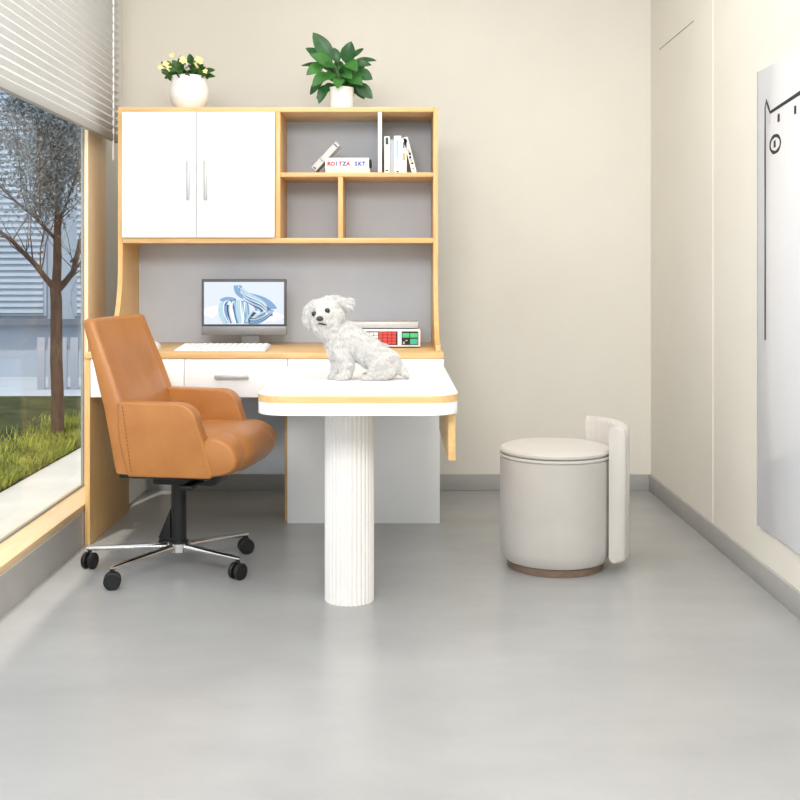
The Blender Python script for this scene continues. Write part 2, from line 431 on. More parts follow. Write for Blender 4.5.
# ------------------------------------------------------------------ hutch
HF, HB = 4.71, 5.03
hu = thing('hutch', 'oak wall hutch with white doors standing on the desk', 'hutch', (-.486, 4.87, .7505))
X0, X1 = -1.158, .185
def side(x0, x1):
    bm = bmesh.new()
    pts = [(HB, .7505), (HB, 1.757), (HF, 1.757), (HF, 1.10)]
    for i in range(1, 13):
        a = i / 12 * PI / 2
        yy = HF - .245 * (1 - math.cos(a)) ; zz = 1.10 - (1.10 - .775) * math.sin(a)
        pts.append((yy, zz))
    pts.append((HF - .25, .7505))
    prism(bm, pts, 'x', x0, x1, r=.001, seg=1)
    return bm
obj('side_panel', side(X0, X0 + .020), M['oak_z'], hu)
obj('side_panel', side(X1 - .020, X1), M['oak_z'], hu)
XA, XB = X0 + .0205, X1 - .0205
obj('top_board', B(X0 + .0205, XB, HF, HB, 1.737, 1.757, r=.001), M['oak_x'], hu)
obj('bottom_board', B(XA, XB, HF, HB - .02, 1.187, 1.208, r=.001), M['oak_x'], hu)
obj('back_panel', B(XA, XB, HB - .019, HB, .7505, 1.7365), M['grey_board'], hu, label='light grey back panel')
S0, S1 = -.498, -.477
obj('divider', B(S0, S1, HF, HB - .02, 1.2085, 1.7365, r=.001), M['oak_z'], hu)
obj('shelf', B(S1 + .0005, XB, HF + .003, HB - .02, 1.465, 1.483, r=.001), M['oak_x'], hu)
obj('divider', B(-.2345, -.2145, HF + .003, HB - .02, 1.2085, 1.4645, r=.001), M['oak_z'], hu)
obj('divider', B(-.0675, -.0515, HF + .002, HB - .02, 1.4835, 1.7365, r=.001), M['white'], hu, label='white upright divider')
for (x0, x1, hx) in ((XA + .001, -.8275, -.8575), (-.8255, S0 + .0, -.7855)):
    d = obj('door', B(x0, x1 - .001, HF - .018, HF - .001, 1.2095, 1.7345, r=.0015), M['white'], hu, label='glossy white cabinet door')
    bm = bmesh.new(); box(bm, hx - .007, hx + .007, HF - .042, HF - .032, 1.366, 1.53, r=.002)
    for zz in (1.376, 1.512): box(bm, hx - .004, hx + .004, HF - .033, HF - .018, zz, zz + .008)
    obj('handle', bm, M['steel'], d, label='steel bar handle')
bm = bmesh.new(); box(bm, XA, S0 - .0005, HF + .001, HF + .012, 1.2085, 1.2105)
obj('door_stop', bm, M['white'], hu)

# ------------------------------------------------------------------ table
TX0, TX1, TY0, TY1 = -.412, .194, 3.315, 4.374
tb = thing('peninsula_table', 'white peninsula table with oak edge and fluted column', 'table', (-.109, 3.65, 0))
def tab_outline(ins=0.0, R=.095):
    x0, x1, y0, y1 = TX0 + ins, TX1 - ins, TY0 + ins, TY1
    p = [(x0, y1)]
    for i in range(13):
        a = PI + PI / 2 * i / 12; p.append((x0 + R + R * math.cos(a), y0 + R + R * math.sin(a)))
    for i in range(13):
        a = 1.5 * PI + PI / 2 * i / 12; p.append((x1 - R + R * math.cos(a), y0 + R + R * math.sin(a)))
    p.append((x1, y1)); return p
bm = bmesh.new(); prism(bm, tab_outline(), 'z', .677, .6985, mi=0)
obj('tabletop', bm, M['oak_x'], tb, label='oak edged table board')
bm = bmesh.new(); prism(bm, tab_outline(.001), 'z', .6985, .7000)
obj('top_laminate', bm, M['laminate'], tb, label='white laminate top')
bm = bmesh.new(); prism(bm, tab_outline(.001), 'z', .640, .6768, r=.0015)
obj('apron', bm, M['white'], tb, label='white apron below the oak edge')
obj('side_panel', B(.165, .188, 3.42, 4.09, .490, .6395, r=.003), M['oak_y'], tb, label='oak side panel hanging under the apron')
NF = 32
def flute(i, n):
    return 1.0 - .055 * abs(math.cos(PI * NF * i / n)) ** 3
bm = bmesh.new(); lathe(bm, [(.0805, 0), (.0805, .08), (.0805, .32), (.0805, .6395)], (-.145, 3.655, 0), n=NF * 8, rmod=flute)
obj('fluted_column', bm, M['plaster'], tb, sharp=60)

# ------------------------------------------------------------------ office chair (local: faces +x)
ch = thing('office_chair', 'tan leather swivel chair with chrome base at the desk', 'office chair', (-.775, 4.045, 0), math.radians(-9))
def loft(bm, secs):
    """secs: list of closed rings (lists of points)"""
    t = bmesh.new(); R = [[t.verts.new(p) for p in s] for s in secs]; n = len(R[0])
    for k in range(len(R) - 1):
        for i in range(n): t.faces.new((R[k][i], R[k][(i + 1) % n], R[k + 1][(i + 1) % n], R[k + 1][i]))
    t.faces.new(R[0][::-1]); t.faces.new(R[-1])
    bmesh.ops.recalc_face_normals(t, faces=t.faces); merge(bm, t)
def ring_back(z, xc, w, th, curve):
    """rounded slab section at height z: concave towards +x"""
    pts = []
    ys = [-1 + 2 * i / 14 for i in range(15)]
    for s in ys: pts.append((xc + th / 2 + curve * abs(s) ** 2.4, s * (w / 2 - .008), z))
    for a in (.25, .5, .75): 
        pts.append((xc + curve + th / 2 * math.cos(a * PI), w / 2 - .008 + .008 * math.sin(a * PI), z))
    for s in ys[::-1]: pts.append((xc - th / 2 + curve * abs(s) ** 2.4 * .85, s * (w / 2 - .008), z))
    for a in (.75, .5, .25):
        pts.append((xc + curve + th / 2 * math.cos(a * PI), -(w / 2 - .008 + .008 * math.sin(a * PI)), z))
    return pts
def back_line(t):
    e = -.098 - .040 * t / .45 if t < .45 else -.138 - .100 * ((t - .45) / .55)
    e += -.006 * math.sin(PI * min(1, max(0, (t - .25) / .45)))  * .5
    th = .060 + .012 * math.sin(PI * min(1, t / .9)) - .020 * t
    cv = .016 + .006 * t
    return e - cv, th, cv
secs = []
NB = 16
for i in range(NB + 1):
    t_ = i / NB; z = .372 + t_ * (.890 - .372)
    xc, th, cv = back_line(t_); wd = .515 - .040 * max(0, (t_ - .45) / .55)
    if i == 0: secs.append(ring_back(z + .004, xc, wd - .02, th * .7, cv))
    secs.append(ring_back(z + (.008 if i == 0 else 0), xc, wd, th, cv))
xc, th, cv = back_line(1.0); secs.append(ring_back(.899, xc - .001, .470, .032, cv)); secs.append(ring_back(.903, xc - .0015, .460, .016, cv))
bm = bmesh.new(); loft(bm, secs)
obj('backrest', bm, M['leather'], ch, world=False, sharp=50)
# inner back cushion with piping seam
def ring_cush(z, xc, w, th, curve, wb):
    pts = []
    for i in range(15):
        s = -1 + 2 * i / 14; e = (1 - abs(s) ** 5)
        pts.append((xc + th * (.04 + .96 * e) + curve * abs(s * w / wb) ** 2.4, s * w / 2, z))
    for i in range(15):
        s = 1 - 2 * i / 14; pts.append((xc - .004 + curve * abs(s * w / wb) ** 2.4, s * w / 2, z))
    return pts
secs = []
for i in range(13):
    t_ = i / 12; z = .50 + t_ * .381; tt = (z - .372) / (.890 - .372)
    xc, th0, cv = back_line(tt); xc += th0 / 2
    th = .012 * min(1, 4 * t_ + .3, 5 * (1 - t_) + .1)
    secs.append(ring_cush(z, xc, .430 - .035 * t_, th, cv, .499 - .040 * max(0, (tt - .45) / .55)))
bm = bmesh.new(); loft(bm, secs)
obj('back_cushion', bm, M['leather'], ch, world=False, sharp=50)
# armrests
def arm(y0, y1):
    bm = bmesh.new()
    out = [(-.085, .372), (-.118, .50), (-.122, .626), (.085, .622)]
    for i in range(1, 9):
        a = PI / 2 * i / 8; out.append((.085 + .072 * math.sin(a), .560 + .062 * math.cos(a)))
    out += [(.180, .50), (.214, .385), (.204, .372)]
    prism(bm, out, 'y', y0, y1, r=.014, seg=4)
    return bm
for (y0, y1, s) in ((-.268, -.206, -1), (.206, .268, 1)):
    a_ = obj('armrest', arm(y0, y1), M['leather'], ch, world=False, sharp=50)
    bm = bmesh.new(); yy = y0 - .0003 if s < 0 else y1 + .0003
    for k in range(18):
        z = .39 + k * .0125
        x = -.085 + .016 - .036 * (z - .372) / .256
        tube(bm, [(x, yy, z), (x - .0012, yy, z + .007)], .0012, 5)
    obj('stitching', bm, M['stitch'], a_, world=False)
# seat cushion
bm = bmesh.new(); secs = []
for i in range(13):
    s = -1 + 2 * i / 12; y = s * .204; e = (1 - abs(s) ** 5)
    top = .492 + .022 * e; 
    prof = [(-.10, .380), (-.10, top - .01), (-.02, top), (.10, top + .006), (.19, top + .006), (.255, top - .006), (.300, top - .034), (.322, .445), (.318, .415), (.292, .388), (.24, .374), (.10, .370)]
    k_ = .90 + .10 * e
    secs.append([((x if x < .1 else .1 + (x - .1) * (k_ if x > .1 else 1)), y, z) for (x, z) in prof])
loft(bm, secs)
st = obj('seat', bm, M['leather'], ch, world=False, sharp=60)
# front roll of the seat passes in front of the armrests
bm = bmesh.new(); secs = []
for i in range(33):
    s = math.sin((-1 + 2 * i / 32) * PI / 2); y = s * .264; e = max(0, 1 - abs(s) ** 8) ** .5
    rr = .78 + .22 * e
    c = (.225, .442)
    pf_ = [(x - .024, z) for x, z in [(.190, .380), (.186, .44), (.190, .498), (.215, .512), (.245, .512), (.272, .505), (.298, .490), (.318, .468), (.329, .440), (.325, .412), (.308, .392), (.28, .379), (.24, .372)]]
    ring = [(c[0] + (x - c[0]) * rr, y, c[1] + (z - c[1]) * rr) for (x, z) in pf_]
    secs.append(ring)
loft(bm, secs)
obj('seat_front', bm, M['leather'], ch, world=False, sharp=60)
obj('seat_base', B(-.15, .18, -.19, .19, .352, .372, r=.008), M['black'], ch, world=False)
bm = bmesh.new(); box(bm, -.07, .16, -.08, .08, .312, .352, r=.008); box(bm, .08, .12, -.21, -.08, .322, .336, r=.004)
obj('tilt_mechanism', bm, M['black'], ch, world=False)
bm = bmesh.new(); tube(bm, [(0, 0, .10), (0, 0, .312)], .027, 20); tube(bm, [(0, 0, .07), (0, 0, .10)], .034, 20)
obj('gas_column', bm, M['black'], ch, world=False)
bm = bmesh.new(); prism(bm, [(-.075, .105), (-.028, .105), (-.028, .215)], 'y', -.012, .012, r=.003)
obj('column_cover', bm, M['black'], ch, world=False)
bm = bmesh.new(); tube(bm, [(0, 0, .062), (0, 0, .092)], .040, 24)
obj('base_hub', bm, M['chrome'], ch, world=False)
def caster(parent, x, y, ang):
    c = bmesh.new()
    tube(c, [(x, y, .058), (x, y, .075)], .008, 8)
    d = Vector((math.cos(ang), math.sin(ang), 0)); sd = Vector((-d.y, d.x, 0))
    ctr = Vector((x, y, .029))
    for s in (-1, 1):
        tube(c, [ctr + sd * s * .006, ctr + sd * s * .009, ctr + sd * s * .019, ctr + sd * s * .022], [.026, .029, .029, .025], 20)
    tube(c, [ctr - sd * .006, ctr + sd * .006], .012, 10)
    obj('caster', c, M['black'], parent, world=False, label='black twin wheel caster')
yaw = math.radians(-9)
for (deg, ln, ca) in ((44, .31, 30), (-33, .29, 60), (-122, .335, 20), (-178, .33, 80), (110, .30, 10)):
    a = math.radians(deg) - yaw; dx, dy = math.cos(a), math.sin(a)
    bm = bmesh.new(); sd = Vector((-dy, dx, 0)); secs = []
    for t_ in (0, .15, .4, .7, .95, 1.0):
        r_ = .03 + t_ * (ln - .03); wz = .017 - .006 * t_; hz = .013 - .006 * t_; z = .080 - .008 * t_
        if t_ == 1.0: wz *= .6; hz *= .6
        c = Vector((dx * r_, dy * r_, z))
        secs.append([tuple(c + sd * wz * math.cos(2 * PI * k / 12) + Vector((0, 0, hz * math.sin(2 * PI * k / 12)))) for k in range(12)])
    loft(bm, secs)
    lg = obj('base_leg', bm, M['chrome'], ch, world=False, sharp=50, label='chrome spoke of the star base')
    caster(lg, dx * (ln - .012), dy * (ln - .012), math.radians(ca))

# ------------------------------------------------------------------ pouf
PX, PY = .585, 4.08
pf = thing('round_stool', 'round off white upholstered stool with curved ribbed back', 'stool', (PX, PY, 0))
bm = bmesh.new(); lathe(bm, [(.171, 0), (.173, .002), (.173, .0265)], (PX, PY, 0), 72); obj('plinth', bm, M['walnut'], pf, label='brown wooden plinth')
bm = bmesh.new(); lathe(bm, [(.168, .027), (.182, .030), (.192, .044), (.197, .075), (.199, .13), (.199, .36), (.199, .395), (.195, .398)], (PX, PY, 0), 96); obj('body', bm, M['fabric2'], pf, label='light grey fabric body')
bm = bmesh.new(); lathe(bm, [(.196, .3985), (.2005, .4005), (.2015, .404), (.2005, .4075), (.196, .4095)], (PX, PY, 0), 96); obj('piping', bm, M['fabric'], pf)
bm = bmesh.new(); lathe(bm, [(.190, .4115), (.199, .416), (.200, .424), (.194, .432), (.175, .438), (.12, .442), (.05, .444), (.001, .4445)], (PX, PY, 0), 96); obj('seat_cushion', bm, M['fabric'], pf, label='off white seat cushion')
def shell():
    bm = bmesh.new(); t = bmesh.new()
    a0, a1 = math.radians(-34), math.radians(49); NA = 168
    z0, z1 = .040, .521
    outl = []
    for i in range(NA + 1):
        u = i / NA; a = a0 + (a1 - a0) * u
        sc = abs(math.sin(u * PI * 11))
        ro = .266 - .026 + .026 * sc ** .75
        outl.append((a, .2085, ro))
    def zprof(f):   # rounded top and bottom rims
        return f
    rows = [(z0, .8), (z0 + .006, .35), (z0 + .016, 0), (z1 - .016, 0), (z1 - .006, .35), (z1, .8)]
    inn = []; out = []
    for (z, k) in rows:
        ri = []; ro_ = []
        for (a, r0, r1) in outl:
            mid = (r0 + r1) / 2; A = r0 + (mid - r0) * k; Bq = r1 + (mid - r1) * k
            ri.append(t.verts.new((PX + A * math.cos(a), PY + A * math.sin(a), z)))
            ro_.append(t.verts.new((PX + Bq * math.cos(a), PY + Bq * math.sin(a), z)))
        inn.append(ri); out.append(ro_)
    m = len(rows)
    for k in range(m - 1):
        for i in range(NA):
            t.faces.new((inn[k][i], inn[k][i + 1], inn[k + 1][i + 1], inn[k + 1][i]))
            t.faces.new((out[k][i + 1], out[k][i], out[k + 1][i], out[k + 1][i + 1]))
        t.faces.new((inn[k][0], inn[k + 1][0], out[k + 1][0], out[k][0]))
        t.faces.new((inn[k + 1][NA], inn[k][NA], out[k][NA], out[k + 1][NA]))
    for i in range(NA):
        t.faces.new((inn[0][i + 1], inn[0][i], out[0][i], out[0][i + 1]))
        t.faces.new((inn[-1][i], inn[-1][i + 1], out[-1][i + 1], out[-1][i]))
    bmesh.ops.recalc_face_normals(t, faces=t.faces); merge(bm, t); return bm
obj('ribbed_backrest', shell(), M['fabric'], pf, sharp=50, label='curved off white backrest with upright ribs')

# ------------------------------------------------------------------ dog
DD = 3.82; PXM = F / DD
def D(u, v, dy=0.0): return Vector(((u - 394) / PXM, DD + dy / PXM, EYE - (v - 272) / PXM))
dog = thing('dog', 'small white fluffy dog sitting on the white table', 'dog', (D(362, 379).x, DD, .7002))
bm = bmesh.new()
def chain(*nodes):
    for a, b in zip(nodes[:-1], nodes[1:]):
        pa, pb = D(*a[:3]), D(*b[:3]); ra, rb = a[3] / PXM, b[3] / PXM
        n = max(2, int((pb - pa).length / (min(ra, rb) * .35)) + 1)
        for i in range(n + 1):
            t_ = i / n; ball(bm, pa.lerp(pb, t_), ra + (rb - ra) * t_, 2)
chain((334, 333, -2, 12.5), (344, 334, 0, 14), (356, 344, 0, 15.5), (371, 354, 0, 15.5), (384, 362, 0, 15), (391, 366, 0, 11.5))
chain((334, 333, -2, 12.5), (340, 350, 0, 13), (346, 354, 0, 12))
chain((344, 355, -5, 10), (346.5, 364, -7, 8.2), (346.5, 372, -7, 7), (345, 375.5, -8, 5.2), (339.5, 377, -10, 4.2))
chain((339, 354, 5, 10), (338, 364, 4, 8), (337, 371, 3, 7), (336, 375.5, 2, 5.2), (331.5, 377, 0, 4.2))
for s in (-1, 1):
    chain((383, 362, 7 * s, 11.5), (379, 367, 10 * s, 9.5), (374, 371, 11 * s, 7))
    chain((388, 370, 9 * s, 8), (384, 374.5, 10 * s, 6), (374, 375.8, 11 * s, 5), (365.5, 377, 11 * s, 4.1))
chain((396, 366, 0, 7), (402, 371, 0, 5), (407, 375.5, -2, 3))
# head turned to the camera
chain((334, 328, -3, 12), (327, 317, -6, 14))
chain((319, 319, -10, 9.5), (327, 315, -8, 13.5), (335, 315, -8, 10))
chain((320, 308, -7, 9.5), (326, 307, -7, 9.5), (332, 307, -6, 9.5))
chain((325, 316, -12, 11), (321.5, 319, -22, 5.4))
chain((317, 322, -17, 5.5), (321.5, 320, -20, 5.8), (328, 321.5, -17, 6))
chain((320, 325, -16, 6.8), (324, 331, -12, 7), (327, 334, -8, 6.5))
chain((334, 318, -10, 8.5), (333, 325, -10, 8))
chain((315, 305.5, -3, 6), (310, 310, -3, 6), (307.5, 316, -4, 4.8), (307.5, 321, -5, 3.6), (309, 325, -5, 2.4))
chain((327, 300.5, -2, 4.5), (335, 300, 0, 5.2), (342, 303, 1, 5.4), (347, 307, 1, 4.6))
chain((342, 302, 1, 4.2), (348, 302, 1, 3.8), (351.5, 301, 1, 2.4))
tmp = bpy.data.meshes.new('dogtmp'); bm.to_mesh(tmp); bm.free()
to = bpy.data.objects.new('dogtmp', tmp); COL.objects.link(to)
rm = to.modifiers.new('r', 'REMESH'); rm.mode = 'VOXEL'; rm.voxel_size = .0028
sm = to.modifiers.new('s', 'SMOOTH'); sm.factor = .5; sm.iterations = 7
dg = bpy.context.evaluated_depsgraph_get()
body = bpy.data.meshes.new_from_object(to.evaluated_get(dg))
bpy.data.objects.remove(to); bpy.data.meshes.remove(tmp)
# tufted surface: push vertices by stretched noise
wverts = [v.co.copy() for v in body.vertices]; wnorm = [v.normal.copy() for v in body.vertices]
for v, c, nn in zip(body.vertices, wverts, wnorm):
    q = Vector((c.x * 70, c.y * 110, c.z * 60)); v.co = c + nn * .0022 * mnoise.noise(q)
    if v.co.z < .7006: v.co.z = .7006
# strands
V = []; Fc = []
polys = list(body.polygons); areas = [p.area for p in polys]
eyeL, eyeR, noseP, mouthP = D(315.5, 313, -17), D(328.3, 310, -18), D(321.6, 317.2, -28), D(323, 322.5, -25)
headc = D(325, 314, -8)
rr = random.Random(11)
picks = rr.choices(range(len(polys)), weights=areas, k=15000)
loc = Vector(dog.location)
for pi in picks:
    p = polys[pi]; c = p.center.copy(); nn = p.normal
    idx = list(p.vertices); ws = [rr.random() for _ in idx]; sw = sum(ws)
    c = sum((body.vertices[i].co * (w_ / sw) for i, w_ in zip(idx, ws)), Vector())
    if c.z < .7012: continue
    dists = min((c - eyeL).length, (c - eyeR).length)
    if dists < .0125 or (c - noseP).length < .013 or (c - mouthP).length < .011: continue
    hd = (c - headc).length < .066 and c.z > D(0, 333).z
    if hd:
        fl = (c - noseP); fl.y *= .3; fl = fl.normalized() + Vector((0, 0, -.45)); ln = rr.uniform(.007, .014)
        if c.x > D(334, 0).x and c.z > D(0, 309).z or c.x < D(309, 0).x: ln *= 1.3
    elif c.z < D(0, 366).z: fl = Vector((.15, 0, -1)); ln = rr.uniform(.006, .011)
    elif c.x < D(345, 0).x: fl = Vector((.15, 0, -1)); ln = rr.uniform(.012, .022)
    else: fl = Vector((.75, 0, -.65)); ln = rr.uniform(.012, .026)
    q = c * 45; fl = fl + .30 * Vector((mnoise.noise(q), mnoise.noise(q + Vector((9, 3, 1))), mnoise.noise(q + Vector((2, 7, 5)))))
    fl = fl - nn * fl.dot(nn)
    if fl.length < 1e-4: continue
    d = (fl.normalized() + nn * rr.uniform(.10, .34)).normalized()
    sd = d.cross(nn)
    if sd.length < 1e-4: continue
    sd.normalize(); up = sd.cross(d)
    w0 = rr.uniform(.0005, .0009); k0 = len(V); c = c - loc - nn * .0008
    pts = [c, c + d * ln * .5, c + d * ln * .85 - nn * ln * .12, c + d * ln * 1.05 - nn * ln * .28 + Vector((0, 0, -.08 * ln))]
    for q_, f_ in zip(pts[:3], (1, .85, .5)):
        z = max(q_.z, .0006)
        q_ = Vector((q_.x, q_.y, z))
        V += [tuple(q_ + sd * w0 * f_), tuple(q_ - sd * w0 * f_ * .5 + up * w0 * f_ * .87), tuple(q_ - sd * w0 * f_ * .5 - up * w0 * f_ * .87)]
    e = pts[3]; V.append((e.x, e.y, max(e.z, .0006)))
    for s in (0, 3):
        for j in range(3): Fc.append((k0 + s + j, k0 + s + (j + 1) % 3, k0 + s + 3 + (j + 1) % 3, k0 + s + 3 + j))
    for j in range(3): Fc.append((k0 + 6 + j, k0 + 6 + (j + 1) % 3, k0 + 9))
for v in body.vertices: v.co -= loc
body.materials.clear(); body.materials.append(M['fur_b'])
for p in body.polygons: p.use_smooth = True
body.name = 'body'
bo = bpy.data.objects.new('body', body); COL.objects.link(bo); bo.parent = dog
fm = bpy.data.meshes.new('fur'); fm.from_pydata(V, [], Fc); fm.materials.append(M['fur'])
for p in fm.polygons: p.use_smooth = True
fo = bpy.data.objects.new('fur', fm); COL.objects.link(fo); fo.parent = dog; fo['kind'] = 'stuff'
for nm, c, r in (('eye', D(315.6, 313.2, -18.5), 2.7), ('eye', D(328.4, 310.2, -19.3), 2.8)):
    bm = bmesh.new(); ball(bm, c, r / PXM, 3); obj(nm, bm, M['eye'], dog, label='dark eye')
bm = bmesh.new(); ball(bm, D(321.6, 317.6, -27), 3.1 / PXM, 3, (1.15, .9, .85)); obj('nose', bm, M['nose'], dog, label='dark grey nose')
bm = bmesh.new(); tube(bm, [D(318.6, 323.8, -23), D(321, 322.4, -26.5), D(324, 322.8, -26.5), D(328, 323.8, -23)], [.0015, .003, .0032, .0015], 8); obj('mouth', bm, M['nose'], dog, label='dark mouth line')

# ------------------------------------------------------------------ monitor, keyboard, mouse
my = 4.80
mo = thing('computer_monitor', 'slim grey computer with blue ribbon screen on the desk', 'computer', (-.653, my, .7505))
mx0, mx1 = (201.5 - 394) * my / F, (286.5 - 394) * my / F
def mz(v): return EYE - (v - 272) * my / F
bm = bmesh.new(); box(bm, mx0, mx1, my, my + .014, mz(326), mz(279), r=.004, seg=3)
obj('housing', bm, M['frame_g'], mo)
obj('chin', B(mx0, mx1, my - .001, my + .014, mz(335), mz(326) - .0003, r=.003), M['chin_g'], mo, label='silver grey lower strip')
sx0, sx1, sz0, sz1 = mx0 + .011, mx1 - .011, mz(324.2), mz(282)
scr = obj('screen', B(sx0, sx1, my - .0012, my - .0002, sz0, sz1), M['scr'], mo, label='lit screen showing folded blue ribbons')
SW, SH = sx1 - sx0, sz1 - sz0
def petal(ctrl, width, m, dep, parent=scr):
    """flat ribbon along a curve on the screen, in screen fractions"""
    bm = bmesh.new(); n = 14; L_ = []; R_ = []
    p = [Vector(c) for c in ctrl]
    for i in range(n + 1):
        t_ = i / n
        if len(p) == 3:
            q = p[0] * (1 - t_) ** 2 + p[1] * 2 * t_ * (1 - t_) + p[2] * t_ ** 2; d = (p[1] - p[0]) * 2 * (1 - t_) + (p[2] - p[1]) * 2 * t_
        else:
            q = p[0] * (1 - t_) ** 3 + p[1] * 3 * t_ * (1 - t_) ** 2 + p[2] * 3 * t_ ** 2 * (1 - t_) + p[3] * t_ ** 3
            d = (p[1] - p[0]) * 3 * (1 - t_) ** 2 + (p[2] - p[1]) * 6 * t_ * (1 - t_) + (p[3] - p[2]) * 3 * t_ ** 2
        d.normalize(); nrm = Vector((-d.y, d.x)); w_ = width(t_) if callable(width) else width
        for lst, s in ((L_, 1), (R_, -1)):
            x = min(max(q.x + nrm.x * w_ * s, 0), 1); y = min(max(q.y + nrm.y * w_ * s, 0), 1)
            lst.append(bm.verts.new((sx0 + x * SW, my - .0012 - dep, sz0 + y * SH)))
    for i in range(n):
        try: bm.faces.new((L_[i], R_[i], R_[i + 1], L_[i + 1]))
        except ValueError: pass
    return obj('ribbon', bm, m, parent)
k = .00012
seq = [
 ([(.02, .18), (.10, .42), (.30, .30)], .10, 'scr_w'), ([(.60, .05), (.85, .30), (.95, .10)], .10, 'scr_w'),
 ([(.42, .92), (.44, .55), (.70, .72), (.78, .34)], lambda t: .05 + .09 * t, 'scr_m'),
 ([(.46, .86), (.60, .58), (.74, .62), (.74, .30)], lambda t: .02 + .05 * t, 'scr_l'),
 ([(.52, .62), (.66, .36), (.80, .46), (.78, .20)], lambda t: .03 + .05 * t, 'scr_d'),
 ([(.55, .03), (.72, .05), (.84, .34)], lambda t: .09 - .05 * t, 'scr_m'), ([(.55, .12), (.70, .12), (.82, .34)], lambda t: .022, 'scr_k'),
 ([(.55, .04), (.70, .03), (.84, .24)], lambda t: .022, 'scr_d'), ([(.56, .19), (.68, .18), (.78, .34)], lambda t: .016, 'scr_l'),
 ([(.30, .02), (.16, .40), (.28, .60), (.36, .55)], lambda t: .06, 'scr_l'), ([(.33, .02), (.20, .36), (.26, .56), (.40, .58)], lambda t: .022, 'scr_d'),
 ([(.30, .02), (.24, .30), (.26, .44)], .016, 'scr_m'), ([(.22, .55), (.28, .66), (.38, .58)], .035, 'scr_m'),
 ([(.37, .02), (.30, .34), (.36, .54)], .05, 'scr_w'), ([(.34, .02), (.28, .30), (.30, .46)], .012, 'scr_k'),
 ([(.44, .02), (.44, .30), (.40, .56)], .06, 'scr_l'), ([(.42, .02), (.38, .3), (.35, .56)], .012, 'scr_d'),
 ([(.50, .02), (.56, .30), (.50, .56)], .04, 'scr_m'), ([(.48, .02), (.51, .3), (.50, .52)], .014, 'scr_w'),
 ([(.54, .02), (.58, .20), (.64, .28)], .025, 'scr_k'), ([(.52, .04), (.56, .22), (.62, .32)], .014, 'scr_l'),
]
for j in range(9):
    f = j / 8; seq.append(([(.31 + .24 * f, .02), (.20 + .34 * f, .34), (.27 + .25 * f, .55)], .006, ('scr_w', 'scr_m', 'scr_l')[j % 3]))
for j in range(7):
    f = j / 6; seq.append(([(.43 + .06 * f, .90 - .28 * f), (.48 + .14 * f, .56 - .16 * f), (.72, .68 - .2 * f), (.79, .36 - .14 * f)], .005, ('scr_w', 'scr_d', 'scr_l')[j % 3]))
for j in range(5):
    f = j / 4; seq.append(([(.57, .04 + .14 * f), (.74 - .03 * f, .05 + .12 * f), (.86 - .05 * f, .30 + .04 * f)], .005, ('scr_l', 'scr_m', 'scr_w')[j % 3]))
for i, (c, w_, m_) in enumerate(seq): petal(c, w_, M[m_], .0001 + i * .00004)
bm = bmesh.new()
sxm = (250 - 394) * my / F
box(bm, sxm - .038, sxm + .038, my + .014, my + .024, .758, mz(322), r=.002); box(bm, sxm - .038, sxm + .038, my - .035, my + .09, .7505, .7575, r=.002)
obj('stand', bm, M['chin_g'], mo)
kb = thing('keyboard', 'flat white keyboard lying in front of the computer', 'keyboard', (-.686, 4.53, .7505))
KX0, KX1, KY0, KY1 = -.870, -.508, 4.435, 4.640
bm = bmesh.new(); prism(bm, [(KY0, .7505), (KY0, .757), (KY1, .768), (KY1, .7505)], 'x', KX0, KX1, r=.002)
obj('shell', bm, M['kb'], kb)
key = None
for r_ in range(5):
    for c_ in range(14):
        if key is None:
            key = obj('key', B(-.0110, .0110, -.016, .016, 0, .004, r=.0015), M['key'], kb, world=False); o = key
        else:
            o = key.copy(); COL.objects.link(o); o.parent = kb
        yy = KY0 + .024 + r_ * .039; zz = .757 + (yy - KY0) * (.011 / (KY1 - KY0)) + .0002
        o.location = (KX0 + .0195 + c_ * .0249 - kb.location.x, yy - kb.location.y, zz - kb.location.z); o.rotation_euler = (math.atan(.011 / (KY1 - KY0)), 0, 0)
ms = thing('computer_mouse', 'small white mouse on the desk behind the chair back', 'mouse', (-.985, 4.60, .7505))
bm = bmesh.new(); ball(bm, (-.985, 4.60, .7505), .05, 3, (.62, 1.1, .62))
bmesh.ops.bisect_plane(bm, geom=list(bm.verts) + list(bm.edges) + list(bm.faces), plane_co=(0, 0, .7507), plane_no=(0, 0, -1), clear_outer=True)
bmesh.ops.holes_fill(bm, edges=bm.edges, sides=0)
obj('shell', bm, M['kb'], ms)
bm = bmesh.new(); tube(bm, [(-.988, 4.565, .7785), (-.982, 4.565, .7785)], .006, 12); obj('scroll_wheel', bm, M['frame_g'], ms)

# ------------------------------------------------------------------ scale
sy = 4.66
sc_ = thing('price_scale', 'white electronic scale with red and green keys behind the dog', 'scale', (-.03, sy, .7505))
def sx(u): return (u - 394) * sy / F
def sz(v): return EYE - (v - 272) * sy / F
A0, A1 = sx(352), sx(420.5)
obj('casing', B(A0, A1, sy, sy + .18, .7545, sz(329.3), r=.004), M['scale_w'], sc_)
for xx in (A0 + .02, A1 - .04):
    for yy in (sy + .01, sy + .15): obj('foot', (lambda q: (lathe(q, [(.010, 0), (.010, .0038)], (xx + .01, yy + .01, .7505), 16), q)[1])(bmesh.new()), M['black'], sc_, label='black rubber foot')
obj('base_shade_strip', B(A0 + .003, A1 - .003, sy + .004, sy + .176, .7515, .7543), M['dark'], sc_)  # dark strip stands in for the shade under the casing
obj('weighing_platter', B(A0, sx(418.5), sy + .01, sy + .2, sz(329.3) + .004, sz(322), r=.004), M['scale_g'], sc_, label='light grey weighing platter')
obj('platter_post', B((A0 + A1) / 2 - .03, (A0 + A1) / 2 + .03, sy + .06, sy + .12, sz(329.3), sz(329.3) + .0042), M['dark'], sc_)
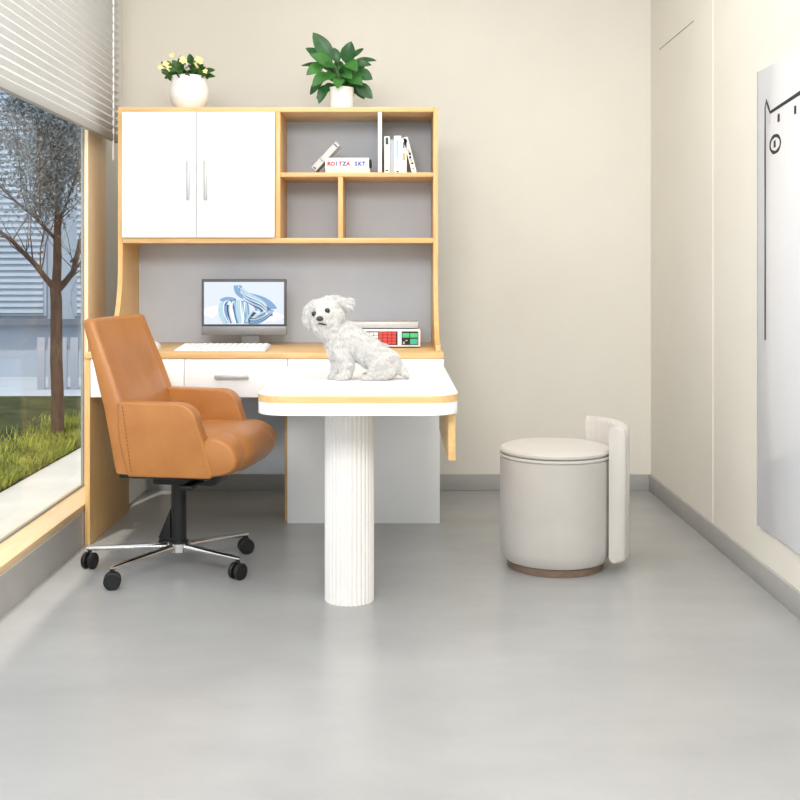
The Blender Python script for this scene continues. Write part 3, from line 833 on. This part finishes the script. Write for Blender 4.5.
kp = obj('keypad', B(sx(364), sx(397.6), sy - .0015, sy + .001, sz(345), sz(331.3)), M['dark'], sc_, label='dark keypad with red keys')
kg = obj('display', B(sx(401.6), sx(418.4), sy - .0015, sy + .001, sz(345), sz(331.3)), M['dark'], sc_, label='black panel with green keys')
for r_ in range(4):
    for c_ in range(4):
        u0 = 378.6 + c_ * 4.5; v0 = 332.0 + r_ * 3.15
        obj('key', B(sx(u0), sx(u0 + 4.0), sy - .004, sy - .0015, sz(v0 + 2.75), sz(v0), r=.001), M['red_key'], kp, label='red key')
for r_ in range(4):
    for c_ in range(3):
        u0 = 365 + c_ * 4.5; v0 = 332.4 + r_ * 3.1
        obj('key', B(sx(u0), sx(u0 + 4.1), sy - .004, sy - .0015, sz(v0 + 2.7), sz(v0), r=.001), M['key'], kp, label='white key')
for (u0, u1, v0, v1, m_) in ((402.3, 409.4, 333.2, 337.6, 'green_key'), (410.2, 417.8, 333.2, 337.6, 'green_key'), (410.2, 417.8, 338.8, 344.3, 'teal_key')):
    obj('key', B(sx(u0), sx(u1), sy - .0035, sy - .0015, sz(v1), sz(v0), r=.001), M[m_], kg, label='green key')
for (u0, v0) in ((402.8, 341.6), (405.5, 340), (402.8, 343)):
    obj('key', B(sx(u0), sx(u0 + 2), sy - .003, sy - .0015, sz(v0 + 1), sz(v0), r=.0004), M['scale_g'], kg, label='small grey mark key')

# ------------------------------------------------------------------ books
def letters(s, size, m, parent, mx, nm='title_lettering'):
    cu = bpy.data.curves.new('txt', 'FONT'); cu.body = s; cu.size = size; cu.extrude = .0003; cu.offset = .0011; cu.resolution_u = 2; cu.align_x = 'CENTER'
    to = bpy.data.objects.new('txt', cu); COL.objects.link(to)
    me = bpy.data.meshes.new_from_object(to.evaluated_get(bpy.context.evaluated_depsgraph_get()))
    bpy.data.objects.remove(to); bpy.data.curves.remove(cu)
    me.transform(mx); me.materials.clear(); me.materials.append(m); me.name = nm
    o = bpy.data.objects.new(nm, me); COL.objects.link(o); o.parent = parent; return o
def book(label, x, y, z, th, hgt, dep, cover, group, tilt=0.0, lying=False, deco=()):
    """local: spine faces -y, thickness along x, height along z; tilt about y"""
    t = thing('book', label, 'book', (x, y, z), 0, group)
    t.rotation_euler = (0, tilt, 0)
    bm = bmesh.new(); c = .002
    box(bm, -th / 2, -th / 2 + c, 0, dep, 0, hgt); box(bm, th / 2 - c, th / 2, 0, dep, 0, hgt)
    box(bm, -th / 2 + c, th / 2 - c, 0, c, 0, hgt)
    cv = obj('cover', bm, cover, t, world=False)
    obj('pages', B(-th / 2 + c, th / 2 - c, c, dep - .004, .003, hgt - .003), M['paper'], t, world=False)
    for (x0, x1, z0, z1, m_) in deco:
        obj('spine_mark', B(-th / 2 + x0 * th, -th / 2 + x1 * th, -.0006, 0, z0 * hgt, z1 * hgt), M[m_], cv, world=False)
    return t, cv
BY = 4.765; SZ = 1.4832; kx = BY / F
def bx(u): return (u - 394) * kx
UP = 'books standing on the right of the hutch shelf'
book('upright white book with green spine mark against the white divider', bx(387), BY, SZ, 5.4 * kx, .158, .12, M['bk_w'], UP, deco=((.25, .75, .78, .96, 'ink_g'), (.3, .7, .06, .1, 'ink_g')))
book('thin grey upright book between two white books', bx(392), BY + .01, SZ, 3.6 * kx, .145, .11, M['bk_g'], UP)
book('tallest white upright book with pale blue spine lettering', bx(397.6), BY, SZ, 7.2 * kx, .160, .12, M['bk_w'], UP, deco=((.3, .6, .42, .88, 'ink_lb'), (.35, .65, .03, .07, 'ink_k')))
book('white upright book with ochre spine mark beside leaning book', bx(404), BY, SZ, 5.2 * kx, .148, .12, M['bk_w'], UP, deco=((.3, .7, .38, .58, 'ink_y'), (.35, .6, .72, .9, 'ink_k')))
book('white book with black pattern leaning at the row end', bx(414.4), BY, SZ + .0035, 4.6 * kx, .155, .12, M['bk_w'], UP, tilt=math.radians(-14.5),
     deco=((.3, .7, .86, .92, 'ink_k'), (.2, .7, .58, .66, 'ink_y'), (.3, .8, .49, .57, 'ink_k'), (.2, .7, .40, .47, 'ink_k'), (.3, .8, .31, .38, 'ink_y'), (.3, .8, .24, .29, 'ink_k'), (.3, .6, .1, .13, 'ink_k')))
# flat pile
def flat_book(label, u0, u1, z, th, dep, cover, y):
    x0, x1 = bx(u0), bx(u1)
    t = thing('book', label, 'book', ((x0 + x1) / 2, y, z), 0, 'books lying flat on the hutch shelf')
    hw = (x1 - x0) / 2; c = .0022
    bm = bmesh.new(); box(bm, -hw, hw, 0, dep, 0, c); box(bm, -hw, hw, 0, dep, th - c, th); box(bm, -hw, hw, 0, c, c, th - c)
    cv = obj('cover', bm, cover, t, world=False)
    obj('pages', B(-hw + .003, hw - .003, c, dep - .003, c, th - c), M['paper'], t, world=False)
    return t, cv, hw
t1, c1, hw = flat_book('cream book lying flat, lower of the two on the shelf', 325.5, 370, SZ, .0205, .13, M['bk_c'], BY)
t2, c2, hw = flat_book('thick white book with red and blue letters, lying on top', 325.2, 369, SZ + .0208, .0455, .13, M['bk_w'], BY - .002)
s = 'ROITZA SKT'; colr = ['ink_r', 'ink_r', 'ink_b', 'ink_r', 'ink_b', 'ink_r', None, 'ink_b', 'ink_b', 'ink_b']
for i, chh in enumerate(s):
    if chh == ' ': continue
    letters(chh, .0235, M[colr[i]], c2, Matrix.Translation((-hw + .016 + i * (2 * hw - .022) / len(s), -.0008, .0125)) @ Matrix.Rotation(PI / 2, 4, 'X') @ Matrix.Scale(1.0, 4), 'letter')
bm = bmesh.new(); box(bm, hw, hw + .010, .004, .10, .010, .040, r=.004); obj('dark_page_edge', bm, M['ink_k'], t2, world=False, label='dark rounded end of the book block')
t3, c3 = book('silver grey book leaning against the flat book pile', bx(313.5), BY + .006, SZ + .019, .024, .150, .11, M['bk_s'], 'books lying flat on the hutch shelf', tilt=math.radians(43),
     deco=((.05, .95, .90, .93, 'ink_k'), (.05, .95, .33, .345, 'ink_k'), (.2, .8, .03, .06, 'ink_k')))
del t3['group']

# ------------------------------------------------------------------ plants
def leaf(bm, base, tip, width, droop=.15, side=None, fold=.25, mi=0):
    base, tip = Vector(base), Vector(tip); d = tip - base; ln = d.length; d.normalize()
    s = d.cross(Vector((0, -1, .25)) if side is None else Vector(side))
    if s.length < 1e-3: s = d.cross(Vector((0, 0, 1)))
    s.normalize(); nn = s.cross(d); n = 9; rows = []
    t = bmesh.new()
    for i in range(n + 1):
        u = i / n; w_ = width * (math.sin(PI * min(1, u ** .85)) ** .8) * .5 + (.0004 if i < n else 0)
        c = base + d * ln * u + nn * (droop * ln * (u * (1 - u)) * 1.6)
        rows.append([t.verts.new(c + s * w_ * q + nn * (abs(q) * w_ * fold)) for q in (-1, -.5, 0, .5, 1)])
    for i in range(n):
        for k_ in range(4): t.faces.new((rows[i][k_], rows[i][k_ + 1], rows[i + 1][k_ + 1], rows[i + 1][k_]))
    for f in t.faces: f.material_index = mi
    merge(bm, t)
PD = 4.86
def Q(u, v, dy=0): return at(u, v, PD) + Vector((0, dy, 0))
gp = thing('potted_plant', 'leafy green plant in white cylinder pot on the hutch', 'plant', ((341.5 - 394) * PD / F, PD, 1.7575))
cpot = Vector(gp.location)
bm = bmesh.new(); hpot = Q(0, 88).z - 1.7575
lathe(bm, [(.045, 0), (.050, .003), (.0535, hpot - .003), (.0535, hpot), (.049, hpot), (.047, hpot - .012)], cpot, 48)
obj('pot', bm, M['pot'], gp, label='white cylinder pot')
bm = bmesh.new(); lathe(bm, [(.046, hpot - .02), (.046, hpot - .010)], cpot, 32); obj('soil', bm, M['soil'], gp)
bm = bmesh.new(); bs = bmesh.new(); root = Vector((cpot.x, PD, 1.7575 + hpot - .012))
LV = [ # base, tip (photo coordinates), width px, depth offset of the tip
 ((332, 62), (315, 36), 15, -.01), ((330, 60), (314, 58), 0, 0), ((328, 60), (307, 47), 9, .05), ((334, 66), (313, 58), 11, -.06), ((338, 63), (334, 49), 9, .0), ((346, 64), (351, 45), 14, -.03),
 ((350, 58), (362, 47), 5, .05), ((354, 60), (374, 58), 5, .06), ((322, 63), (302, 63), 4, .06), ((324, 64), (309, 76), 11, -.05), ((356, 64), (370, 65), 6, .0),
 ((348, 63), (357, 74), 12, -.09), ((336, 67), (326, 70), 9, -.10), ((328, 74), (315, 88), 11, -.07), ((324, 76), (311, 92), 8, .03), ((326, 85), (320, 103), 9, -.03),
 ((340, 80), (339, 92), 11, -.11), ((350, 78), (362, 88), 12, -.09), ((356, 72), (371, 80), 12, -.03), ((356, 84), (371, 98), 12, -.02), ((350, 82), (363, 96), 9, .04),
 ((344, 74), (352, 82), 10, -.08), ((334, 74), (328, 82), 10, -.06), ((342, 72), (336, 60), 9, .04), ((330, 88), (317, 96), 7, .05), ((338, 76), (345, 66), 10, .02), ((322, 70), (310, 70), 7, .04), ((345, 85), (352, 96), 9, .03),
 ((333, 84), (325, 92), 8, -.02), ((352, 70), (368, 72), 8, .05)]
for (b_, tp, w_, dy) in LV:
    if w_ == 0: continue
    pb = Q(b_[0], b_[1], dy * .3); pt = Q(tp[0], tp[1], dy)
    leaf(bm, pb, pb + (pt - pb) * 1.12, w_ * PD / F * 1.08, droop=random.uniform(.08, .3), mi=1 if dy < -.045 else 0)
    mid = root.lerp(pb, .5) + Vector((0, 0, .012)); tube(bs, [root + Vector((random.uniform(-.02, .02), random.uniform(-.02, .02), 0)), mid, pb], [.0022, .002, .0014], 6)
for i in range(26):
    a = random.uniform(0, 2 * PI); r_ = random.uniform(.01, .05); z = random.uniform(.0, .07)
    p = root + Vector((r_ * math.cos(a), r_ * math.sin(a) + .02, z + .02)); q = p + Vector((math.cos(a) * .06, math.sin(a) * .05 + .01, random.uniform(-.01, .05)))
    leaf(bm, p, q, random.uniform(.03, .045), .2, side=(random.gauss(0, .4), -1, random.gauss(.3, .3)))
obj('foliage', bm, [M['leaf'], M['leaf_l']], gp, sharp=80); obj('stems', bs, M['stem'], gp)

fp = thing('flowering_plant', 'small pale yellow flowering plant in rounded white bowl', 'plant', ((189 - 394) * PD / F, PD, 1.7575))
c0 = Vector(fp.location); hp = Q(0, 77).z - 1.7575
bm = bmesh.new()
lathe(bm, [(.038, 0), (.052, .003), (.066, .022), (.078, .044), (.0835, .066), (.0845, .082), (.082, .104), (.0765, hp - .026), (.0748, hp - .016), (.0758, hp - .006), (.0775, hp), (.073, hp), (.068, hp - .018)], c0, 56)
obj('pot', bm, M['pot'], fp, label='rounded white ceramic bowl')
bm = bmesh.new(); lathe(bm, [(.064, hp - .03), (.064, hp - .014)], c0, 32); obj('soil', bm, M['soil'], fp)
bm = bmesh.new(); bs = bmesh.new(); rp = random.Random(21); root = c0 + Vector((0, 0, hp - .014))
LV2 = [((174, 69), (161, 62), 7), ((173, 74), (162, 73), 6), ((176, 76), (164, 78), 5), ((183, 66), (181, 56), 8), ((192, 65), (191, 55), 7), ((196, 66), (199, 57), 5), ((203, 73), (217, 72), 6), ((202, 76), (217, 78), 5), ((200, 74), (208, 69), 6), ((178, 68), (172, 60), 6)]
for (b_, tp, w_) in LV2:
    leaf(bm, Q(*b_, rp.uniform(-.03, .01)), Q(*tp, rp.uniform(-.05, .02)), w_ * PD / F * 1.1, .15)
    tube(bs, [root, Q(*b_)], .0015, 5)
for i in range(150):
    a = rp.uniform(0, 2 * PI); r_ = .072 * math.sqrt(rp.random()); p = root + Vector((r_ * math.cos(a), r_ * math.sin(a), rp.uniform(.004, .050)))
    q = p + Vector((math.cos(a) * .028 + rp.gauss(0, .01), math.sin(a) * .028 + rp.gauss(0, .01), rp.uniform(-.008, .022)))
    leaf(bm, p, q, rp.uniform(.020, .030), .2, side=(rp.gauss(0, .3), -1, rp.gauss(.4, .3)))
    if i % 4 == 0: tube(bs, [root, p], .0014, 5)
obj('foliage', bm, M['leaf2'], fp, sharp=80); obj('stems', bs, M['stem'], fp)
for (u, v, rs) in ((168, 66, 1.0), (172, 71, .8), (175, 58.5, .7), (184, 61, 1.0), (187, 64, .9), (199, 66, 1.15), (200, 61.5, .9), (203, 64, .9), (163, 70, .7), (208, 74, .7)):
    bm = bmesh.new(); cc = Q(u, v, -.06 + rp.uniform(-.01, .03))
    for k_ in range(6):
        a = 2 * PI * k_ / 6 + rp.random(); tip = cc + Vector((math.cos(a), -.35 + rp.gauss(0, .2), math.sin(a))) * .017 * rs
        leaf(bm, cc, tip, .013 * rs, .1, side=(math.sin(a) * .2, -1, .1))
    ball(bm, cc + Vector((0, -.003, 0)), .0035 * rs, 1)
    obj('flower', bm, M['flower'], fp, sharp=80)

# ------------------------------------------------------------------ board with the cat drawing on the right wall
bd_ = thing('cat_board', 'tall white glossy board with black line drawing of a cat', 'board', (XR - .008, 3.5, .20))
obj('panel', B(XR - .012, XR - .001, 3.02, 3.8355, .20, 1.749, r=.0015), M['board'], bd_)
obj('edge_strip', B(XR - .014, XR - .001, 3.836, 3.8395, .20, 1.749), M['boardedge'], bd_)
def wp(u, v):
    d = F * (XR - .0125) / (u - 394.0); return Vector((XR - .0125, d, EYE - (v - 272) * d / F))
def stroke(pts, w_, m, nm):
    bm = bmesh.new(); P = [Vector(p) for p in pts]; Lf = []; Rt = []
    for i, p in enumerate(P):
        d = (P[min(i + 1, len(P) - 1)] - P[max(i - 1, 0)]).normalized(); n_ = Vector((0, -d.z, d.y))
        ww = w_ * (1 + .15 * math.sin(i * 1.7)); Lf.append((p + n_ * ww)); Rt.append((p - n_ * ww))
    fr = [bm.verts.new(q) for q in Lf]; fr2 = [bm.verts.new(q) for q in Rt]
    off = Vector((.0006, 0, 0)); bk = [bm.verts.new(q + off) for q in Lf]; bk2 = [bm.verts.new(q + off) for q in Rt]
    for i in range(len(P) - 1):
        bm.faces.new((fr[i], fr2[i], fr2[i + 1], fr[i + 1])); bm.faces.new((bk2[i], bk[i], bk[i + 1], bk2[i + 1]))
        bm.faces.new((fr[i], fr[i + 1], bk[i + 1], bk[i])); bm.faces.new((fr2[i + 1], fr2[i], bk2[i], bk2[i + 1]))
    bmesh.ops.recalc_face_normals(bm, faces=bm.faces)
    return obj(nm, bm, m, bd_)
ear = wp(766.2, 101); vly = wp(770, 112.5)
x_ = XR - .0125
e2 = Vector((x_, 3.43, vly.z + .022)); tip2 = Vector((x_, 3.39, ear.z + .02)); end2 = Vector((x_, 3.365, vly.z - .05))
side1 = [wp(765, y) for y in (340, 300, 260, 220, 180, 150, 125, 108)]
stroke(side1 + [ear, ear.lerp(vly, .5), vly, vly.lerp(e2, .5), e2, tip2, end2, end2 + Vector((0, .003, -.3)), end2 + Vector((0, .002, -.75))], .006, M['ink'], 'cat_outline')
def disc(c, ry, rz, m, nm, rin=0):
    pts = [c + Vector((0, ry * math.cos(a), rz * math.sin(a))) for a in [2 * PI * i / 24 for i in range(25)]]
    return stroke(pts, rin, m, nm)
sn = wp(775, 144); rz_ = .027
disc(sn, (.050), rz_, M['ink'], 'cat_snout', .0055)
stroke([sn + Vector((0, .004, .012)), sn + Vector((0, .004, -.011))], .0085, M['ink'], 'cat_nose_mark')
ey = wp(778.5, 117.5); stroke([ey + Vector((0, 0, .012)), ey + Vector((0, 0, -.014))], .009, M['ink'], 'cat_eye')
ey2 = ey + Vector((0, -.15, .004)); stroke([ey2 + Vector((0, 0, .012)), ey2 + Vector((0, 0, -.014))], .009, M['ink'], 'cat_eye')
bl_ = wp(769, 119); stroke([bl_ + Vector((0, 0, .018)), bl_ + Vector((0, 0, -.016))], .012, M['ink_gr'], 'cat_blush')

# ------------------------------------------------------------------ light
wd = bpy.data.worlds.new('World'); SC.world = wd; wd.use_nodes = True
bg = wd.node_tree.nodes['Background']; bg.inputs['Color'].default_value = (0.90, 0.95, 1.0, 1); bg.inputs['Strength'].default_value = 1.0
def area(name, loc, rot, sx_, sy_, power, color=(1, 1, 1)):
    l = bpy.data.lights.new(name, 'AREA'); l.shape = 'RECTANGLE'; l.size = sx_; l.size_y = sy_; l.energy = power; l.color = color
    o = bpy.data.objects.new(name, l); COL.objects.link(o); o.location = loc; o.rotation_euler = rot; return o
area('added_fill_light', (-.1, 3.2, 2.66), (0, 0, 0), 2.0, 2.6, 23, (1, .985, .965))  # unseen area light added overhead to brighten the room
area('added_fill_light', (-.35, .2, 2.5), (math.radians(60), 0, 0), 1.6, 1.0, 76, (1, .99, .98))  # unseen tilted fill added near the camera for flat frontal light
sl = bpy.data.lights.new('sun', 'SUN'); sl.energy = 2.2; sl.angle = math.radians(1.5); sl.color = (1, .94, .82)
so = bpy.data.objects.new('sun', sl); COL.objects.link(so)
so.rotation_euler = Vector((.10, .42, -.9)).to_track_quat('-Z', 'Y').to_euler()

# ------------------------------------------------------------------ camera
cam = bpy.data.cameras.new('camera'); co = bpy.data.objects.new('camera', cam); COL.objects.link(co)
co.location = (0, 0, EYE); co.rotation_euler = (PI / 2, 0, 0)
cam.sensor_fit = 'HORIZONTAL'; cam.sensor_width = 36.0; cam.lens = 36.0 * F / 800.0
cam.shift_x = (400 - 394) / 800.0; cam.shift_y = (272 - 400) / 800.0
cam.clip_start = .05; cam.clip_end = 100
SC.camera = co
SC.view_settings.view_transform = 'Standard'; SC.view_settings.look = 'None'
SC.view_settings.exposure = 0.50; SC.view_settings.gamma = 1.0; SC.view_settings.use_curve_mapping = False
